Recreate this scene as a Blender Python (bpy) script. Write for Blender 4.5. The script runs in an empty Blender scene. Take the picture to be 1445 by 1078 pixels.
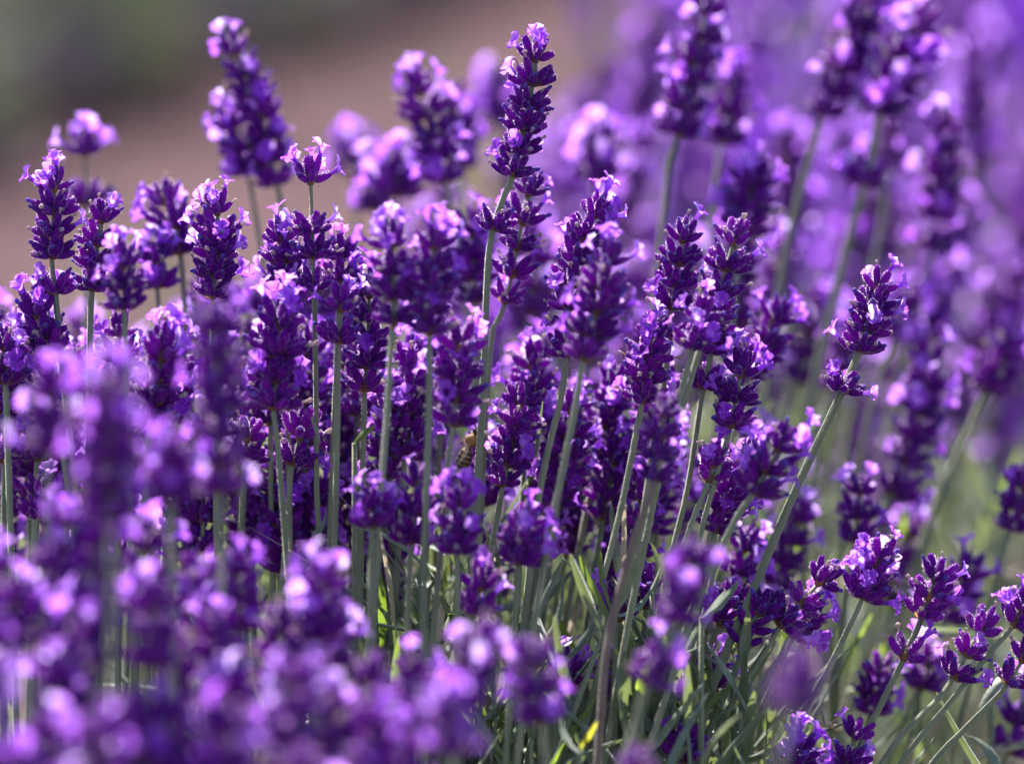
import bpy, math, random
import numpy as np
from mathutils import Vector, Matrix, Quaternion

# ------------------------------------------------------------------ camera, sky, sun, exposure
scene = bpy.context.scene
COL = scene.collection
PITCH = math.radians(10.0)
CAM = np.array([0.0, 0.0, 0.782])
FOCUS = 1.60
FWD = np.array([0.0, math.cos(PITCH), -math.sin(PITCH)])
UP = np.array([0.0, math.sin(PITCH), math.cos(PITCH)])
RIGHT = np.array([1.0, 0.0, 0.0])
cd = bpy.data.cameras.new("camera")
cd.sensor_width = 36.0
cd.lens = 200.0
cd.clip_start = 0.05
cd.clip_end = 500.0
cd.dof.use_dof = True
cd.dof.focus_distance = FOCUS
cd.dof.aperture_fstop = 5.8
cam = bpy.data.objects.new("camera", cd)
COL.objects.link(cam)
cam.location = CAM
cam.rotation_euler = (math.radians(90) - PITCH, 0, 0)
scene.camera = cam

SUN_EL, SUN_AZ = math.radians(48.0), math.radians(-20.0)   # azimuth measured from +Y towards +X: behind the flowers
sun_dir = Vector((math.sin(SUN_AZ) * math.cos(SUN_EL), math.cos(SUN_AZ) * math.cos(SUN_EL), math.sin(SUN_EL)))
world = bpy.data.worlds.new("World")
scene.world = world
world.use_nodes = True
wn = world.node_tree
sky = wn.nodes.new("ShaderNodeTexSky")
sky.sky_type = 'NISHITA'
sky.sun_disc = False
sky.sun_elevation = SUN_EL
sky.sun_rotation = SUN_AZ
bg = wn.nodes.get("Background")
bg.inputs[1].default_value = 0.08
wn.links.new(sky.outputs[0], bg.inputs[0])
sd = bpy.data.lights.new("sun", 'SUN')
sd.energy = 5.0
sd.angle = math.radians(0.53)
sd.color = (1.0, 0.94, 0.87)
sun = bpy.data.objects.new("sun", sd)
COL.objects.link(sun)
sun.rotation_euler = sun_dir.to_track_quat('Z', 'Y').to_euler()
sun.location = (-3, 6, 8)

scene.view_settings.view_transform = 'Standard'
scene.view_settings.look = 'None'
scene.view_settings.exposure = 2.05
scene.view_settings.gamma = 1.0
scene.render.engine = 'CYCLES'
scene.cycles.max_bounces = 8
scene.cycles.diffuse_bounces = 4
scene.cycles.transmission_bounces = 6
scene.cycles.use_denoising = True
scene.cycles.sample_clamp_indirect = 6.0

rnd = random.Random(7)
nrg = np.random.default_rng(11)


def at(px, py, D):
    """photo pixel (1445 x 1078) + distance along the view axis -> world point"""
    k = D * 0.18 / 1445.0
    return CAM + D * FWD + RIGHT * (px - 722.5) * k + UP * (539 - py) * k


def atz(px, z, D):
    """same, but with a world height instead of a pixel row"""
    v = (z - CAM[2] + D * math.sin(PITCH)) / math.cos(PITCH)
    return CAM + D * FWD + RIGHT * (px - 722.5) * D * 0.18 / 1445.0 + UP * v


def pix(p):
    d = np.asarray(p) - CAM
    D = d @ FWD
    k = D * 0.18 / 1445.0
    return 722.5 + (d @ RIGHT) / k, 539 - (d @ UP) / k, D


# ------------------------------------------------------------------ materials
def new_mat(name):
    m = bpy.data.materials.new(name)
    m.use_nodes = True
    nt = m.node_tree
    nt.nodes.clear()
    out = nt.nodes.new("ShaderNodeOutputMaterial")
    return m, nt, out


def ramp(nt, fac, stops):
    r = nt.nodes.new("ShaderNodeValToRGB")
    el = r.color_ramp.elements
    while len(el) < len(stops):
        el.new(0.5)
    for e, (p, c) in zip(el, stops):
        e.position = p
        e.color = (*c, 1)
    if fac is not None:
        nt.links.new(fac, r.inputs[0])
    return r


def noise(nt, scale, detail=3.0, rough=0.55):
    tc = nt.nodes.new("ShaderNodeTexCoord")
    n = nt.nodes.new("ShaderNodeTexNoise")
    n.inputs["Scale"].default_value = scale
    n.inputs["Detail"].default_value = detail
    n.inputs["Roughness"].default_value = rough
    nt.links.new(tc.outputs["Object"], n.inputs["Vector"])
    return n


def mixrgb(nt, fac, a, b, mode='MIX'):
    m = nt.nodes.new("ShaderNodeMix")
    m.data_type = 'RGBA'
    m.blend_type = mode
    for sock, v in ((m.inputs[0], fac), (m.inputs[6], a), (m.inputs[7], b)):
        if hasattr(v, "links"):
            nt.links.new(v, sock)
        elif isinstance(v, (int, float)):
            sock.default_value = v
        else:
            sock.default_value = (*v, 1)
    return m.outputs[2]


def leafy(name, stops, trans_stops, tfac, rough=0.6, sheen=0.0, sheen_rough=0.35, sheen_tint=(1, 1, 1), nscale=300.0, spec=0.3, uvramp=None, bump=0.0):
    """thin or fuzzy plant tissue: colour varies per piece, part of the light passes through"""
    m, nt, out = new_mat(name)
    geo = nt.nodes.new("ShaderNodeNewGeometry")
    oi = nt.nodes.new("ShaderNodeObjectInfo")
    add = nt.nodes.new("ShaderNodeMath"); add.operation = 'ADD'
    nt.links.new(geo.outputs["Random Per Island"], add.inputs[0])
    nt.links.new(oi.outputs["Random"], add.inputs[1])
    n = noise(nt, nscale)
    a2 = nt.nodes.new("ShaderNodeMath"); a2.operation = 'MULTIPLY_ADD'
    nt.links.new(add.outputs[0], a2.inputs[0])
    a2.inputs[1].default_value = 0.32
    nt.links.new(n.outputs["Fac"], a2.inputs[2])
    a3 = nt.nodes.new("ShaderNodeMath"); a3.operation = 'MULTIPLY_ADD'
    nt.links.new(a2.outputs[0], a3.inputs[0]); a3.inputs[1].default_value = 1.25; a3.inputs[2].default_value = -0.5
    c = ramp(nt, a3.outputs[0], stops).outputs[0]
    t = ramp(nt, a3.outputs[0], trans_stops).outputs[0]
    if uvramp:
        uv = nt.nodes.new("ShaderNodeUVMap")
        sx = nt.nodes.new("ShaderNodeSeparateXYZ")
        nt.links.new(uv.outputs[0], sx.inputs[0])
        rr = ramp(nt, sx.outputs[1], [(p, (f, f, f)) for p, f, _ in uvramp])
        c = mixrgb(nt, rr.outputs[0], c, uvramp[0][2])
    p = nt.nodes.new("ShaderNodeBsdfPrincipled")
    nt.links.new(c, p.inputs["Base Color"])
    p.inputs["Roughness"].default_value = rough
    p.inputs["Specular IOR Level"].default_value = spec
    p.inputs["Sheen Weight"].default_value = sheen
    p.inputs["Sheen Roughness"].default_value = sheen_rough
    p.inputs["Sheen Tint"].default_value = (*sheen_tint, 1)
    if bump:
        b = nt.nodes.new("ShaderNodeBump")
        b.inputs["Strength"].default_value = bump
        b.inputs["Distance"].default_value = 0.0004
        n2 = noise(nt, nscale * 6)
        nt.links.new(n2.outputs["Fac"], b.inputs["Height"])
        nt.links.new(b.outputs[0], p.inputs["Normal"])
    tr = nt.nodes.new("ShaderNodeBsdfTranslucent")
    nt.links.new(t, tr.inputs[0])
    mx = nt.nodes.new("ShaderNodeMixShader")
    mx.inputs[0].default_value = tfac
    nt.links.new(p.outputs[0], mx.inputs[1])
    nt.links.new(tr.outputs[0], mx.inputs[2])
    nt.links.new(mx.outputs[0], out.inputs[0])
    return m


M = {}
M['calyx'] = leafy('violet_calyx', [(0.0, (0.056, 0.003, 0.125)), (0.5, (0.115, 0.004, 0.195)), (1.0, (0.23, 0.010, 0.32))],
                   [(0.0, (0.31, 0.02, 0.52)), (1.0, (0.56, 0.05, 0.72))], 0.36, rough=0.7, spec=0.10, sheen=1.0, sheen_rough=0.13, sheen_tint=(0.88, 0.74, 1.0),
                   uvramp=[(0.0, 0.75, (0.14, 0.10, 0.07)), (0.32, 0.0, None), (1.0, 0.0, None)], bump=0.4)
M['fuzz'] = leafy('pale_calyx_fuzz', [(0, (0.30, 0.16, 0.50)), (1, (0.42, 0.26, 0.58))], [(0, (0.80, 0.58, 0.90)), (1, (0.90, 0.76, 0.94))], 0.8, rough=0.9, spec=0.0)
M['petal'] = leafy('violet_petal', [(0.0, (0.23, 0.010, 0.46)), (0.5, (0.35, 0.028, 0.60)), (1.0, (0.49, 0.14, 0.78))],
                   [(0.0, (0.39, 0.05, 0.80)), (0.45, (0.51, 0.17, 0.90)), (0.8, (0.64, 0.43, 0.96)), (1.0, (0.80, 0.74, 0.98))], 0.58, rough=0.5, spec=0.15, sheen=0.12,
                   sheen_tint=(0.85, 0.75, 1), nscale=420.0, bump=0.5)
M['bud'] = leafy('closed_corolla_bud', [(0.0, (0.05, 0.02, 0.24)), (0.6, (0.10, 0.035, 0.34)), (1.0, (0.22, 0.11, 0.52))],
                 [(0, (0.20, 0.06, 0.5)), (1, (0.4, 0.2, 0.7))], 0.3, rough=0.7, sheen=0.6, sheen_tint=(0.85, 0.8, 1))
M['dried'] = leafy('withered_corolla', [(0.0, (0.24, 0.15, 0.27)), (0.5, (0.40, 0.29, 0.34)), (1.0, (0.52, 0.42, 0.38))],
                   [(0, (0.50, 0.36, 0.42)), (1, (0.66, 0.54, 0.46))], 0.4, rough=0.8, sheen=0.3)
M['bract'] = leafy('papery_bract', [(0.0, (0.16, 0.08, 0.05)), (1.0, (0.30, 0.17, 0.09))], [(0, (0.45, 0.20, 0.08)), (1, (0.6, 0.32, 0.12))], 0.45, rough=0.8)
M['stem'] = leafy('grey_green_stem', [(0.0, (0.12, 0.138, 0.08)), (0.5, (0.17, 0.183, 0.112)), (1.0, (0.235, 0.24, 0.155))],
                  [(0, (0.2, 0.24, 0.08)), (1, (0.3, 0.32, 0.1))], 0.12, rough=0.6, sheen=0.5, sheen_tint=(0.95, 1.0, 0.9), nscale=120.0, bump=0.5)
M['stem_fuzz'] = leafy('pale_stem_fuzz', [(0, (0.42, 0.45, 0.34)), (1, (0.55, 0.56, 0.45))], [(0, (0.85, 0.86, 0.70)), (1, (0.92, 0.92, 0.80))], 0.7, rough=0.5)
M['stem_red'] = leafy('reddish_stem', [(0.0, (0.12, 0.075, 0.065)), (0.5, (0.16, 0.10, 0.09)), (1.0, (0.20, 0.15, 0.12))],
                      [(0, (0.2, 0.12, 0.08)), (1, (0.3, 0.2, 0.1))], 0.12, rough=0.6, sheen=0.4, nscale=120.0, bump=0.5)
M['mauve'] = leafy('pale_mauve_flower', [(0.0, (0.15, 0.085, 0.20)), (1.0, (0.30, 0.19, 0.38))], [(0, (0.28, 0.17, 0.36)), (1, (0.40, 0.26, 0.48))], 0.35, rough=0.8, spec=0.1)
M['leaf'] = leafy('grey_green_leaf', [(0.0, (0.07, 0.10, 0.07)), (0.5, (0.125, 0.155, 0.115)), (1.0, (0.24, 0.265, 0.215))],
                  [(0.0, (0.14, 0.19, 0.05)), (1.0, (0.24, 0.29, 0.09))], 0.28, rough=0.42, sheen=0.5, sheen_tint=(0.9, 1.0, 1.0), nscale=150.0, bump=0.4)
M['fresh'] = leafy('fresh_green_leaf', [(0.0, (0.08, 0.125, 0.04)), (1.0, (0.13, 0.17, 0.06))], [(0, (0.20, 0.33, 0.03)), (1, (0.30, 0.42, 0.05))], 0.42, rough=0.5)
M['yellow'] = leafy('yellowed_leaf', [(0.0, (0.50, 0.46, 0.02)), (1.0, (0.62, 0.55, 0.03))], [(0, (0.7, 0.7, 0.03)), (1, (0.8, 0.75, 0.04))], 0.5, rough=0.5)
M['straw'] = leafy('dry_straw', [(0.0, (0.34, 0.28, 0.20)), (1.0, (0.52, 0.46, 0.36))], [(0, (0.5, 0.42, 0.28)), (1, (0.6, 0.5, 0.35))], 0.25, rough=0.7)
M['bee_fur'] = leafy('tan_bee_fur', [(0.0, (0.16, 0.09, 0.04)), (1.0, (0.26, 0.15, 0.07))], [(0, (0.4, 0.25, 0.12)), (1, (0.5, 0.33, 0.16))], 0.3, rough=0.7)
M['bee_leg'] = leafy('dark_bee_leg', [(0, (0.03, 0.018, 0.012)), (1, (0.06, 0.035, 0.02))], [(0, (0.1, 0.05, 0.02)), (1, (0.1, 0.05, 0.02))], 0.1, rough=0.4)


def bee_body_mat():
    m, nt, out = new_mat('banded_bee_abdomen')
    uv = nt.nodes.new("ShaderNodeUVMap")
    sx = nt.nodes.new("ShaderNodeSeparateXYZ")
    nt.links.new(uv.outputs[0], sx.inputs[0])
    w = nt.nodes.new("ShaderNodeMath"); w.operation = 'MULTIPLY'; w.inputs[1].default_value = 32.0
    nt.links.new(sx.outputs[1], w.inputs[0])
    s = nt.nodes.new("ShaderNodeMath"); s.operation = 'SINE'
    nt.links.new(w.outputs[0], s.inputs[0])
    r = ramp(nt, s.outputs[0], [(0.0, (0.028, 0.014, 0.010)), (0.55, (0.035, 0.018, 0.012)), (0.9, (0.26, 0.15, 0.08))])
    p = nt.nodes.new("ShaderNodeBsdfPrincipled")
    nt.links.new(r.outputs[0], p.inputs["Base Color"])
    p.inputs["Roughness"].default_value = 0.42
    nt.links.new(p.outputs[0], out.inputs[0])
    return m


def wing_mat():
    m, nt, out = new_mat('bee_wing_membrane')
    g = nt.nodes.new("ShaderNodeBsdfGlossy"); g.inputs[1].default_value = 0.45
    g.inputs[0].default_value = (0.9, 0.85, 0.75, 1)
    t = nt.nodes.new("ShaderNodeBsdfTransparent"); t.inputs[0].default_value = (0.9, 0.88, 0.82, 1)
    l = nt.nodes.new("ShaderNodeBsdfTranslucent"); l.inputs[0].default_value = (0.8, 0.72, 0.55, 1)
    a = nt.nodes.new("ShaderNodeMixShader"); a.inputs[0].default_value = 0.16
    b = nt.nodes.new("ShaderNodeMixShader"); b.inputs[0].default_value = 0.05
    nt.links.new(t.outputs[0], a.inputs[1]); nt.links.new(l.outputs[0], a.inputs[2])
    nt.links.new(a.outputs[0], b.inputs[1]); nt.links.new(g.outputs[0], b.inputs[2])
    nt.links.new(b.outputs[0], out.inputs[0])
    return m


def soil_mat():
    m, nt, out = new_mat('dry_pinkish_soil')
    n = noise(nt, 3.0, 8.0, 0.7)
    n2 = noise(nt, 60.0, 6.0, 0.7)
    c1 = ramp(nt, n.outputs["Fac"], [(0.35, (0.050, 0.026, 0.031)), (0.65, (0.115, 0.060, 0.068))]).outputs[0]
    c2 = ramp(nt, n2.outputs["Fac"], [(0.35, (0.6, 0.6, 0.6)), (0.7, (1.1, 1.08, 1.05))]).outputs[0]
    c = mixrgb(nt, 1.0, c1, c2, 'MULTIPLY')
    p = nt.nodes.new("ShaderNodeBsdfPrincipled")
    nt.links.new(c, p.inputs["Base Color"])
    p.inputs["Roughness"].default_value = 0.95
    p.inputs["Specular IOR Level"].default_value = 0.1
    b = nt.nodes.new("ShaderNodeBump"); b.inputs["Strength"].default_value = 0.7; b.inputs["Distance"].default_value = 0.02
    nt.links.new(n2.outputs["Fac"], b.inputs["Height"]); nt.links.new(b.outputs[0], p.inputs["Normal"])
    nt.links.new(p.outputs[0], out.inputs[0])
    return m


M['bee_body'] = bee_body_mat()
M['wing'] = wing_mat()
M['soil'] = soil_mat()


# ------------------------------------------------------------------ mesh builder
class MB:
    def __init__(self):
        self.v, self.f, self.mi, self.uv, self.mats = [], [], [], [], []

    def slot(self, key):
        if key not in self.mats:
            self.mats.append(key)
        return self.mats.index(key)

    def add(self, verts, faces, mat, uvs=None):
        o = len(self.v)
        s = self.slot(mat)
        self.v.extend(tuple(map(float, p)) for p in verts)
        for f in faces:
            self.f.append([i + o for i in f])
            self.mi.append(s)
        self.uv.extend(uvs if uvs is not None else [(0.5, 0.9)] * len(verts))

    def mesh(self, name, smooth=True):
        me = bpy.data.meshes.new(name)
        me.from_pydata(self.v, [], self.f)
        for k in self.mats:
            me.materials.append(M[k])
        me.polygons.foreach_set("material_index", self.mi)
        if smooth:
            me.polygons.foreach_set("use_smooth", [True] * len(self.f))
        lay = me.uv_layers.new(name="UVMap")
        li = np.empty(len(me.loops), dtype=np.int32)
        me.loops.foreach_get("vertex_index", li)
        lay.data.foreach_set("uv", np.asarray(self.uv, dtype=np.float32)[li].ravel())
        me.update()
        return me

    def build(self, name, parent=None, smooth=True):
        return link(name, self.mesh(name, smooth), parent)


def link(name, me, parent=None, mat=None):
    o = bpy.data.objects.new(name, me)
    COL.objects.link(o)
    if parent is not None:
        o.parent = parent
    if mat is not None:
        o.matrix_local = mat
    return o


def thing(name, label, cat, loc, group=None):
    o = bpy.data.objects.new(name, None)
    o.empty_display_size = 0.01
    COL.objects.link(o)
    o.location = Vector(loc)
    o['label'] = label
    o['category'] = cat
    if group:
        o['group'] = group
    return o


def unit(v):
    v = np.asarray(v, float)
    return v / (np.linalg.norm(v) + 1e-12)


def frame(d):
    d = unit(d)
    a = np.array([0, 0, 1.0]) if abs(d[2]) < 0.9 else np.array([1.0, 0, 0])
    x = unit(np.cross(a, d))
    return x, np.cross(d, x), d


def catmull(P, n):
    P = np.asarray(P, float)
    if len(P) == 2:
        t = np.linspace(0, 1, n)[:, None]
        return P[0] * (1 - t) + P[1] * t
    Q = np.vstack([2 * P[0] - P[1], P, 2 * P[-1] - P[-2]])
    seg = np.linalg.norm(np.diff(P, axis=0), axis=1)
    cum = np.concatenate([[0], np.cumsum(seg)])
    out = []
    for s in np.linspace(0, cum[-1], n):
        i = min(int(np.searchsorted(cum, s, side='right') - 1), len(P) - 2)
        t = (s - cum[i]) / max(seg[i], 1e-9)
        p0, p1, p2, p3 = Q[i], Q[i + 1], Q[i + 2], Q[i + 3]
        out.append(0.5 * (2 * p1 + (p2 - p0) * t + (2 * p0 - 5 * p1 + 4 * p2 - p3) * t * t + (3 * p1 - p0 - 3 * p2 + p3) * t ** 3))
    return np.array(out)


def tube(mb, path, radii, mat, seg=12, lobed=0.0, twist=0.0, cap=True):
    path = np.asarray(path, float)
    n = len(path)
    tang = np.gradient(path, axis=0)
    x = None
    V, UV = [], []
    for i in range(n):
        d = unit(tang[i])
        if x is None:
            x, y, d = frame(d)
        x = unit(x - d * (x @ d))
        y = np.cross(d, x)
        for k in range(seg):
            a = 2 * math.pi * k / seg + twist * i
            r = radii[i] * (1 - lobed * (0.5 - 0.5 * math.cos(4 * (a - twist * i))))
            V.append(path[i] + (x * math.cos(a) + y * math.sin(a)) * r)
            UV.append((k / seg, 0.9))
    F = [[i * seg + k, i * seg + (k + 1) % seg, (i + 1) * seg + (k + 1) % seg, (i + 1) * seg + k] for i in range(n - 1) for k in range(seg)]
    if cap:
        F.append([(n - 1) * seg + k for k in range(seg)])
        F.append([seg - 1 - k for k in range(seg)])
    mb.add(V, F, mat, UV)


# ------------------------------------------------------------------ lavender: calyx, corolla, whorl
MM = 0.001
PROF = [(0.0, 0.34), (0.07, 0.62), (0.22, 0.88), (0.42, 1.0), (0.62, 0.99), (0.80, 0.88), (0.93, 0.72), (1.0, 0.55)]


def bent(base, d, t, L, bend):
    return base + d * (t * L) + bend * (t * t * L)


def calyx(mb, rng, base, d, L, R, hairs=60):
    x, y, d = frame(d)
    bend = np.array([0, 0, 1.0]) * rng.uniform(-0.02, 0.22)
    seg = 12
    V, UV = [], []
    ph = rng.uniform(0, 6.28)
    for t, r in PROF:
        c = bent(base, d, t, L, bend)
        for k in range(seg):
            a = ph + 2 * math.pi * k / seg
            rr = R * r * (1.0 if k % 2 == 0 else 0.90)
            tt = 0.0
            if t == 1.0 and k % 2 == 0:
                tt = 0.05 * L
            V.append(c + (x * math.cos(a) + y * math.sin(a)) * rr + d * tt)
            UV.append((k / seg, t))
    n = len(PROF)
    c = bent(base, d, 0.9, L, bend)
    for k in range(seg):
        a = ph + 2 * math.pi * k / seg
        V.append(c + (x * math.cos(a) + y * math.sin(a)) * R * 0.3)
        UV.append((k / seg, 0.95))
    F = [[i * seg + k, i * seg + (k + 1) % seg, (i + 1) * seg + (k + 1) % seg, (i + 1) * seg + k] for i in range(n) for k in range(seg)]
    F.append([n * seg + k for k in range(seg)])
    F.append([seg - 1 - k for k in range(seg)])
    mb.add(V, F, 'calyx', UV)
    # fuzz: short pale hairs on the ribs
    HV, HF = [], []
    for h in range(hairs):
        t = rng.uniform(0.12, 1.0) ** 0.8
        a = rng.uniform(0, 6.283)
        r = np.interp(t, [p[0] for p in PROF], [p[1] for p in PROF]) * R * 0.95
        o = x * math.cos(a) + y * math.sin(a)
        p = bent(base, d, t, L, bend) + o * r
        s = np.cross(d, o)
        ln = rng.uniform(0.24, 0.55) * MM
        tip = p + (o + d * rng.uniform(-0.1, 0.35) + s * rng.uniform(-0.2, 0.2)) * ln
        i = len(HV)
        w = 0.05 * MM
        q = s if rng.random() < 0.5 else d
        HV += [p - q * w, p + q * w, tip]
        HF.append([i, i + 1, i + 2])
    if HV:
        mb.add(HV, HF, 'fuzz')
    tip = bent(base, d, 1.0, L, bend)
    td = unit(d + 2 * bend * 1.0)
    return tip, td


def knob(mb, rng, tip, d, mat):
    """closed corolla pushing out of its calyx, or a withered one"""
    x, y, d = frame(d)
    if mat == 'bud':
        L, prof = rng.uniform(0.9, 1.9) * MM, [(-0.3, 0.5), (0.1, 0.62), (0.5, 0.85), (0.8, 0.72), (1.0, 0.25)]
        R = rng.uniform(0.62, 0.85) * MM
        curl = 0.0
    else:
        L, prof = rng.uniform(1.4, 2.9) * MM, [(-0.2, 0.42), (0.2, 0.46), (0.5, 0.5), (0.72, 0.95), (0.9, 0.8), (1.0, 0.3)]
        R = rng.uniform(0.55, 0.8) * MM
        curl = rng.uniform(-0.35, 0.5)
    V, seg = [], 7
    side = x * rng.uniform(-1, 1) + y * rng.uniform(-1, 1)
    for t, r in prof:
        c = tip + d * t * L + side * curl * L * max(t, 0) ** 2
        for k in range(seg):
            a = 6.283 * k / seg
            rr = R * r * (1 + (rng.uniform(-0.25, 0.25) if mat == 'dried' else 0.0))
            V.append(c + (x * math.cos(a) + y * math.sin(a)) * rr)
    n = len(prof)
    F = [[i * seg + k, i * seg + (k + 1) % seg, (i + 1) * seg + (k + 1) % seg, (i + 1) * seg + k] for i in range(n - 1) for k in range(seg)]
    F.append([(n - 1) * seg + k for k in range(seg)])
    mb.add(V, F, mat)


def corolla(mb, rng, o, d, upv, s=1.0):
    """two-lipped lavender flower: short tube, two upper lobes, three lower lobes"""
    d = unit(d)
    u = unit(upv - d * (upv @ d))
    x = np.cross(u, d)
    L = rng.uniform(2.4, 3.6) * MM * s
    seg = 9
    V = []
    for t, r in ((-0.25, 0.55), (0.2, 0.6), (0.6, 0.8), (1.0, 1.15)):
        c = o + d * t * L
        for k in range(seg):
            a = 6.283 * k / seg
            V.append(c + (x * math.cos(a) + u * math.sin(a)) * r * MM * s)
    F = [[i * seg + k, i * seg + (k + 1) % seg, (i + 1) * seg + (k + 1) % seg, (i + 1) * seg + k] for i in range(3) for k in range(seg)]
    mb.add(V, F, 'petal')
    mouth = o + d * L
    for ang, ln, wd, flare in ((62, 3.3, 2.9, 0.55), (118, 3.3, 2.9, 0.55), (190, 2.7, 2.4, 0.85), (270, 2.9, 2.6, 0.95), (350, 2.7, 2.4, 0.85)):
        a = math.radians(ang + rng.uniform(-8, 8))
        out = x * math.cos(a) + u * math.sin(a)
        side = np.cross(d, out)
        ln *= MM * s * rng.uniform(0.85, 1.15)
        wd *= MM * s * rng.uniform(0.9, 1.1)
        fl = flare + rng.uniform(-0.25, 0.25)
        V, nu, nv = [], 5, 5
        for i in range(nu):
            t = i / (nu - 1)
            th = fl * 1.5 * t + 0.25
            c = mouth + out * (1.0 * MM * s + ln * (math.sin(th) / max(th, 0.1)) * t) + d * ln * t * (0.75 * (1 - fl * t))
            w = wd * (0.48 + 0.62 * math.sin(min(1.0, t * 1.15) * 2.2)) * (1.0 if t < 0.9 else 0.62) * 0.5
            for j in range(nv):
                q = -1 + 2 * j / (nv - 1)
                cup = (d * 0.30 - out * 0.06) * (q * q) * w
                wav = d * math.sin(q * 4 + i) * 0.10 * MM + out * (-(q * q) * 0.35 * w if i == nu - 1 else 0)
                V.append(c + side * q * w + cup + wav)
        F = [[i * nv + j, i * nv + j + 1, (i + 1) * nv + j + 1, (i + 1) * nv + j] for i in range(nu - 1) for j in range(nv - 1)]
        mb.add(V, F, 'petal')


def bract(mb, rng, base, d, L, W):
    x, y, d = frame(d)
    V = []
    for i in range(5):
        t = i / 4
        w = W * math.sin(math.pi * (0.18 + 0.82 * (1 - t)) * 0.5 + 0.0) * (1 - t ** 3)
        c = base + d * t * L + np.array([0, 0, 1.0]) * (0.25 * t * t * L)
        V += [c - x * w, c - y * w * 0.3, c + x * w]
    F = []
    for i in range(4):
        for j in range(2):
            F.append([i * 3 + j, i * 3 + j + 1, i * 3 + j + 4, i * 3 + j + 3])
    mb.add(V, F, 'bract')


def whorl_mesh(seed, kind, flowers=0, hairs=110):
    """a ring of calyces round the stem; returns mesh and free slots for open flowers"""
    rng = random.Random(seed)
    mb = MB()
    slots = []
    if kind == 'top':
        tiers = [(5, 58, 0.0), (4, 30, 1.0), (2, 9, 2.2)]
    elif kind == 'full':
        tiers = [(6, 78, -0.3), (6, 57, 0.2), (3, 36, 0.8)]
    elif kind == 'loose':
        tiers = [(5, 74, 0.0), (4, 46, 0.8)]
    else:
        tiers = [(3, 66, 0.0), (2, 36, 0.8)]
    idx = 0
    allc = []
    for n, ang, z in tiers:
        off = rng.uniform(0, 6.283)
        for i in range(n):
            phi = off + 6.283 * i / n + rng.uniform(-0.28, 0.28)
            th = math.radians(ang + rng.uniform(-13, 13))
            d = np.array([math.sin(th) * math.cos(phi), math.sin(th) * math.sin(phi), math.cos(th)])
            base = np.array([math.cos(phi) * 0.7 * MM, math.sin(phi) * 0.7 * MM, z * MM]) + d * 0.5 * MM
            young = kind == 'top' and ang < 20
            L = rng.uniform(4.5, 5.9) * MM * (0.8 if young else 1)
            R = rng.uniform(1.10, 1.38) * MM * (0.8 if young else 1)
            allc.append((base, d, L, R))
    for base, d, L, R in allc:
        tip, td = calyx(mb, rng, base, d, L, R, hairs)
        slots.append((tip, td))
    order = list(range(len(slots)))
    rng.shuffle(order)
    fl = set(order[:flowers])
    for i, (tip, td) in enumerate(slots):
        if i in fl:
            corolla(mb, rng, tip, unit(td + np.array([0, 0, 0.15])), np.array([0, 0, 1.0]) + 0.01 * td, 0.9)
            continue
        q = rng.random()
        if q < 0.30:
            knob(mb, rng, tip, td, 'bud')
        elif q < 0.52:
            knob(mb, rng, tip, td, 'dried')
    for i in range(2 if kind != 'top' else 0):
        phi = rng.uniform(0, 3.1) + i * math.pi
        bract(mb, rng, np.array([math.cos(phi) * MM, math.sin(phi) * MM, -0.9 * MM]), (math.cos(phi), math.sin(phi), 0.15), rng.uniform(2.4, 4.0) * MM, 1.2 * MM)
    # knot of the short flower stalks round the stem
    tube(mb, [(0, 0, -1.0 * MM), (0, 0, 0), (0, 0, 1.6 * MM)], [0.9 * MM, 1.35 * MM, 1.0 * MM], 'bract', seg=8)
    return mb.mesh('flower_whorl'), slots


WH = {k: [whorl_mesh(100 * j + i, k) for i in range(n)] for j, (k, n) in enumerate((('top', 5), ('full', 8), ('loose', 6), ('few', 4)))}
WF = {k: [whorl_mesh(1000 + 100 * j + i, k, flowers=2 + i % 3, hairs=60) for i in range(n)] for j, (k, n) in enumerate((('top', 5), ('full', 8), ('loose', 6)))}
CO = []
for i in range(9):
    b = MB()
    corolla(b, random.Random(500 + i), np.zeros(3), np.array([0, 0, 1.0]), np.array([0, 1.0, 0.0]), 1.0)
    CO.append(b.mesh('open_flower'))


def basis(x, y, z, o, s=1.0):
    return Matrix(((x[0] * s, y[0] * s, z[0] * s, o[0]), (x[1] * s, y[1] * s, z[1] * s, o[1]), (x[2] * s, y[2] * s, z[2] * s, o[2]), (0, 0, 0, 1)))


STALKS = []


def root_path(last, d, zmin):
    """continue a stem from its last seen point down into the bush"""
    pts = []
    p, d = np.array(last, float), unit(d)
    if d[2] > -0.2:
        d = unit(np.array([d[0], d[1], -0.6]))
    while p[2] > zmin and len(pts) < 12:
        d = unit(d * 0.8 + np.array([0, 0, -1.0]) * 0.2)
        p = p + d * 0.05
        pts.append(p.copy())
    return pts


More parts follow.
